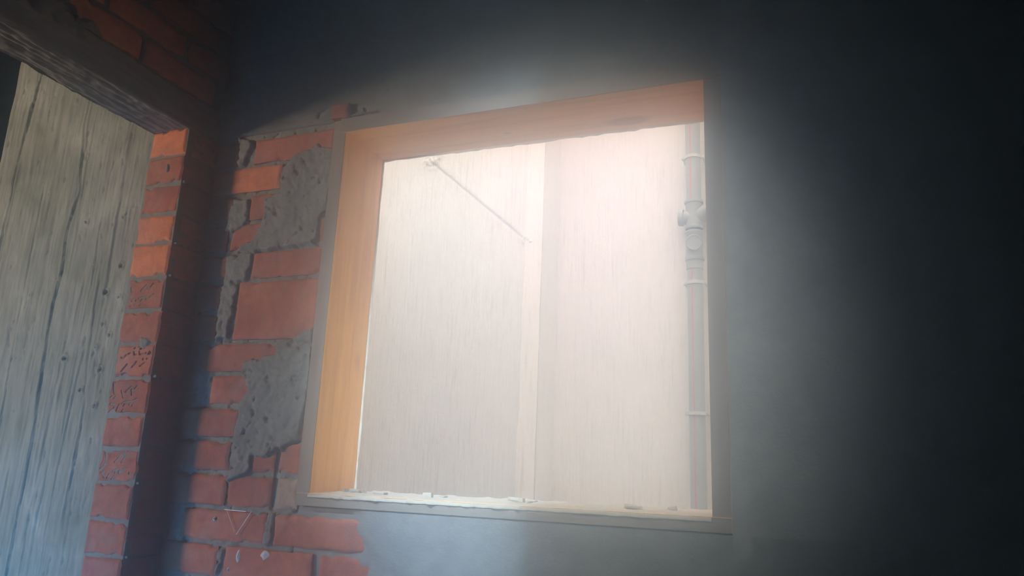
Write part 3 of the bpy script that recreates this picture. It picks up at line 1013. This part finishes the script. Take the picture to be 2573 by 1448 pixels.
# inspection piece with a round screw cap that looks at the window
ring_part('inspection_piece', [(PR + 0.004, 0), (PR + 0.004, 0.14), (PR + 0.009, 0.146), (PR + 0.009, 0.154), (PR + 0.004, 0.158)], M_pvc, dp, (PX, PY, 1.085))
v3 = Vector((0.14, -0.98, -0.1)).normalized()
ring_part('inspection_cap', [(0.034, 0), (0.037, 0.030), (0.0415, 0.033), (0.0415, 0.046), (0.039, 0.050), (0.034, 0.050), (0.033, 0.047), (0.0, 0.047)][:-1], M_pvc, dp, (PX, PY - 0.015, 1.172), v3)
# double branch: body, upper and lower collars, plugged left arm, right arm
ring_part('branch_fitting', [(PR + 0.007, 0), (PR + 0.008, 0.012), (PR + 0.003, 0.016), (PR + 0.001, 0.07), (PR + 0.003, 0.115), (PR + 0.003, 0.135), (PR + 0.010, 0.139), (PR + 0.010, 0.150), (PR + 0.004, 0.154)], M_pvc, dp, (PX, PY, 1.255))
ring_part('branch_arm', [(0.036, 0), (0.036, 0.052), (0.044, 0.054), (0.044, 0.074), (0.041, 0.078)], M_pvc, dp, (PX, PY, 1.318), Vector((-1, -0.02, 0.06)))
ring_part('branch_arm', [(0.036, 0), (0.040, 0.05), (0.043, 0.09), (0.043, 0.16)], M_pvc, dp, (PX, PY, 1.318), Vector((0.95, -0.02, 0.34)))


def clamp(z, k):
    o = empty('pipe_clamp', (PX, PY + 0.05, z))
    tag(o, k, 'clamp', 'clamps on the drain pipe')
    V = []; F = []
    n = 28
    for i in range(n + 1):
        a = math.pi + math.pi * i / n
        for (r, dz) in ((PR + 0.0008, -.0085), (PR + 0.0052, -.0085), (PR + 0.0052, .0085), (PR + 0.0008, .0085)):
            V.append((PX + r * math.cos(a), PY + r * math.sin(a), z + dz))
    for i in range(n):
        for j in range(4):
            F.append((i * 4 + j, i * 4 + (j + 1) % 4, (i + 1) * 4 + (j + 1) % 4, (i + 1) * 4 + j))
    F += [(0, 1, 2, 3), tuple(n * 4 + j for j in (3, 2, 1, 0))]
    smooth_by_angle(link('band', raw_mesh('band', at(V, (PX, PY, z)), F), M_clamp, o, (PX, PY, z)))
    for s in (-1, 1):
        e = boxes('ear', [(PX + s * (PR + .010) - .010, PX + s * (PR + .010) + .010, PY - .004, PY + .004, z - .009, z + .009)], M_clamp, o, (PX + s * (PR + .010), PY, z), bevel=0.002)
        V_, F_ = lathe_z([(0.0048, 0), (0.0048, 0.003), (0.003, 0.0045)], 12)
        smooth_by_angle(link('screw', raw_mesh('screw', orient(V_, (0, -1, 0)), F_), M_screw, e, (PX + s * (PR + .013), PY - .004, z)))
        boxes('spacer', [(PX + s * (PR + .013) - .004, PX + s * (PR + .013) + .004, PY + .003, YO2 - 0.001, z - .004, z + .004)], M_clamp, o)


clamp(1.650, 'pale clamp on the grey drain pipe, topmost, above the branch fitting')
clamp(0.969, 'pale clamp on the grey drain pipe just below the round inspection cap')
clamp(0.316, 'pale clamp on the grey drain pipe, lowest of the three')

# ---------------------------------------------------------------- haze volume added to give the lens glare round the window
hz = bpy.data.materials.new('glare_volume')
hz.use_nodes = True
nt = hz.node_tree
for n_ in list(nt.nodes):
    if n_.type != 'OUTPUT_MATERIAL':
        nt.nodes.remove(n_)
vs_ = node(nt, 'ShaderNodeVolumeScatter')
vs_.inputs['Color'].default_value = (0.62, 0.80, 1.0, 1)
vs_.inputs['Density'].default_value = 0.85
vs_.inputs['Anisotropy'].default_value = 0.965
nt.links.new(vs_.outputs[0], [n_ for n_ in nt.nodes if n_.type == 'OUTPUT_MATERIAL'][0].inputs['Volume'])
hb = boxes('glare_haze', [(-0.56, 1.10, -0.35, 1.480, FL + 0.002, CE - 0.002)], hz)
tag(hb, 'thin haze added before the bright window to give the lens glare round it', 'haze', kind='stuff')
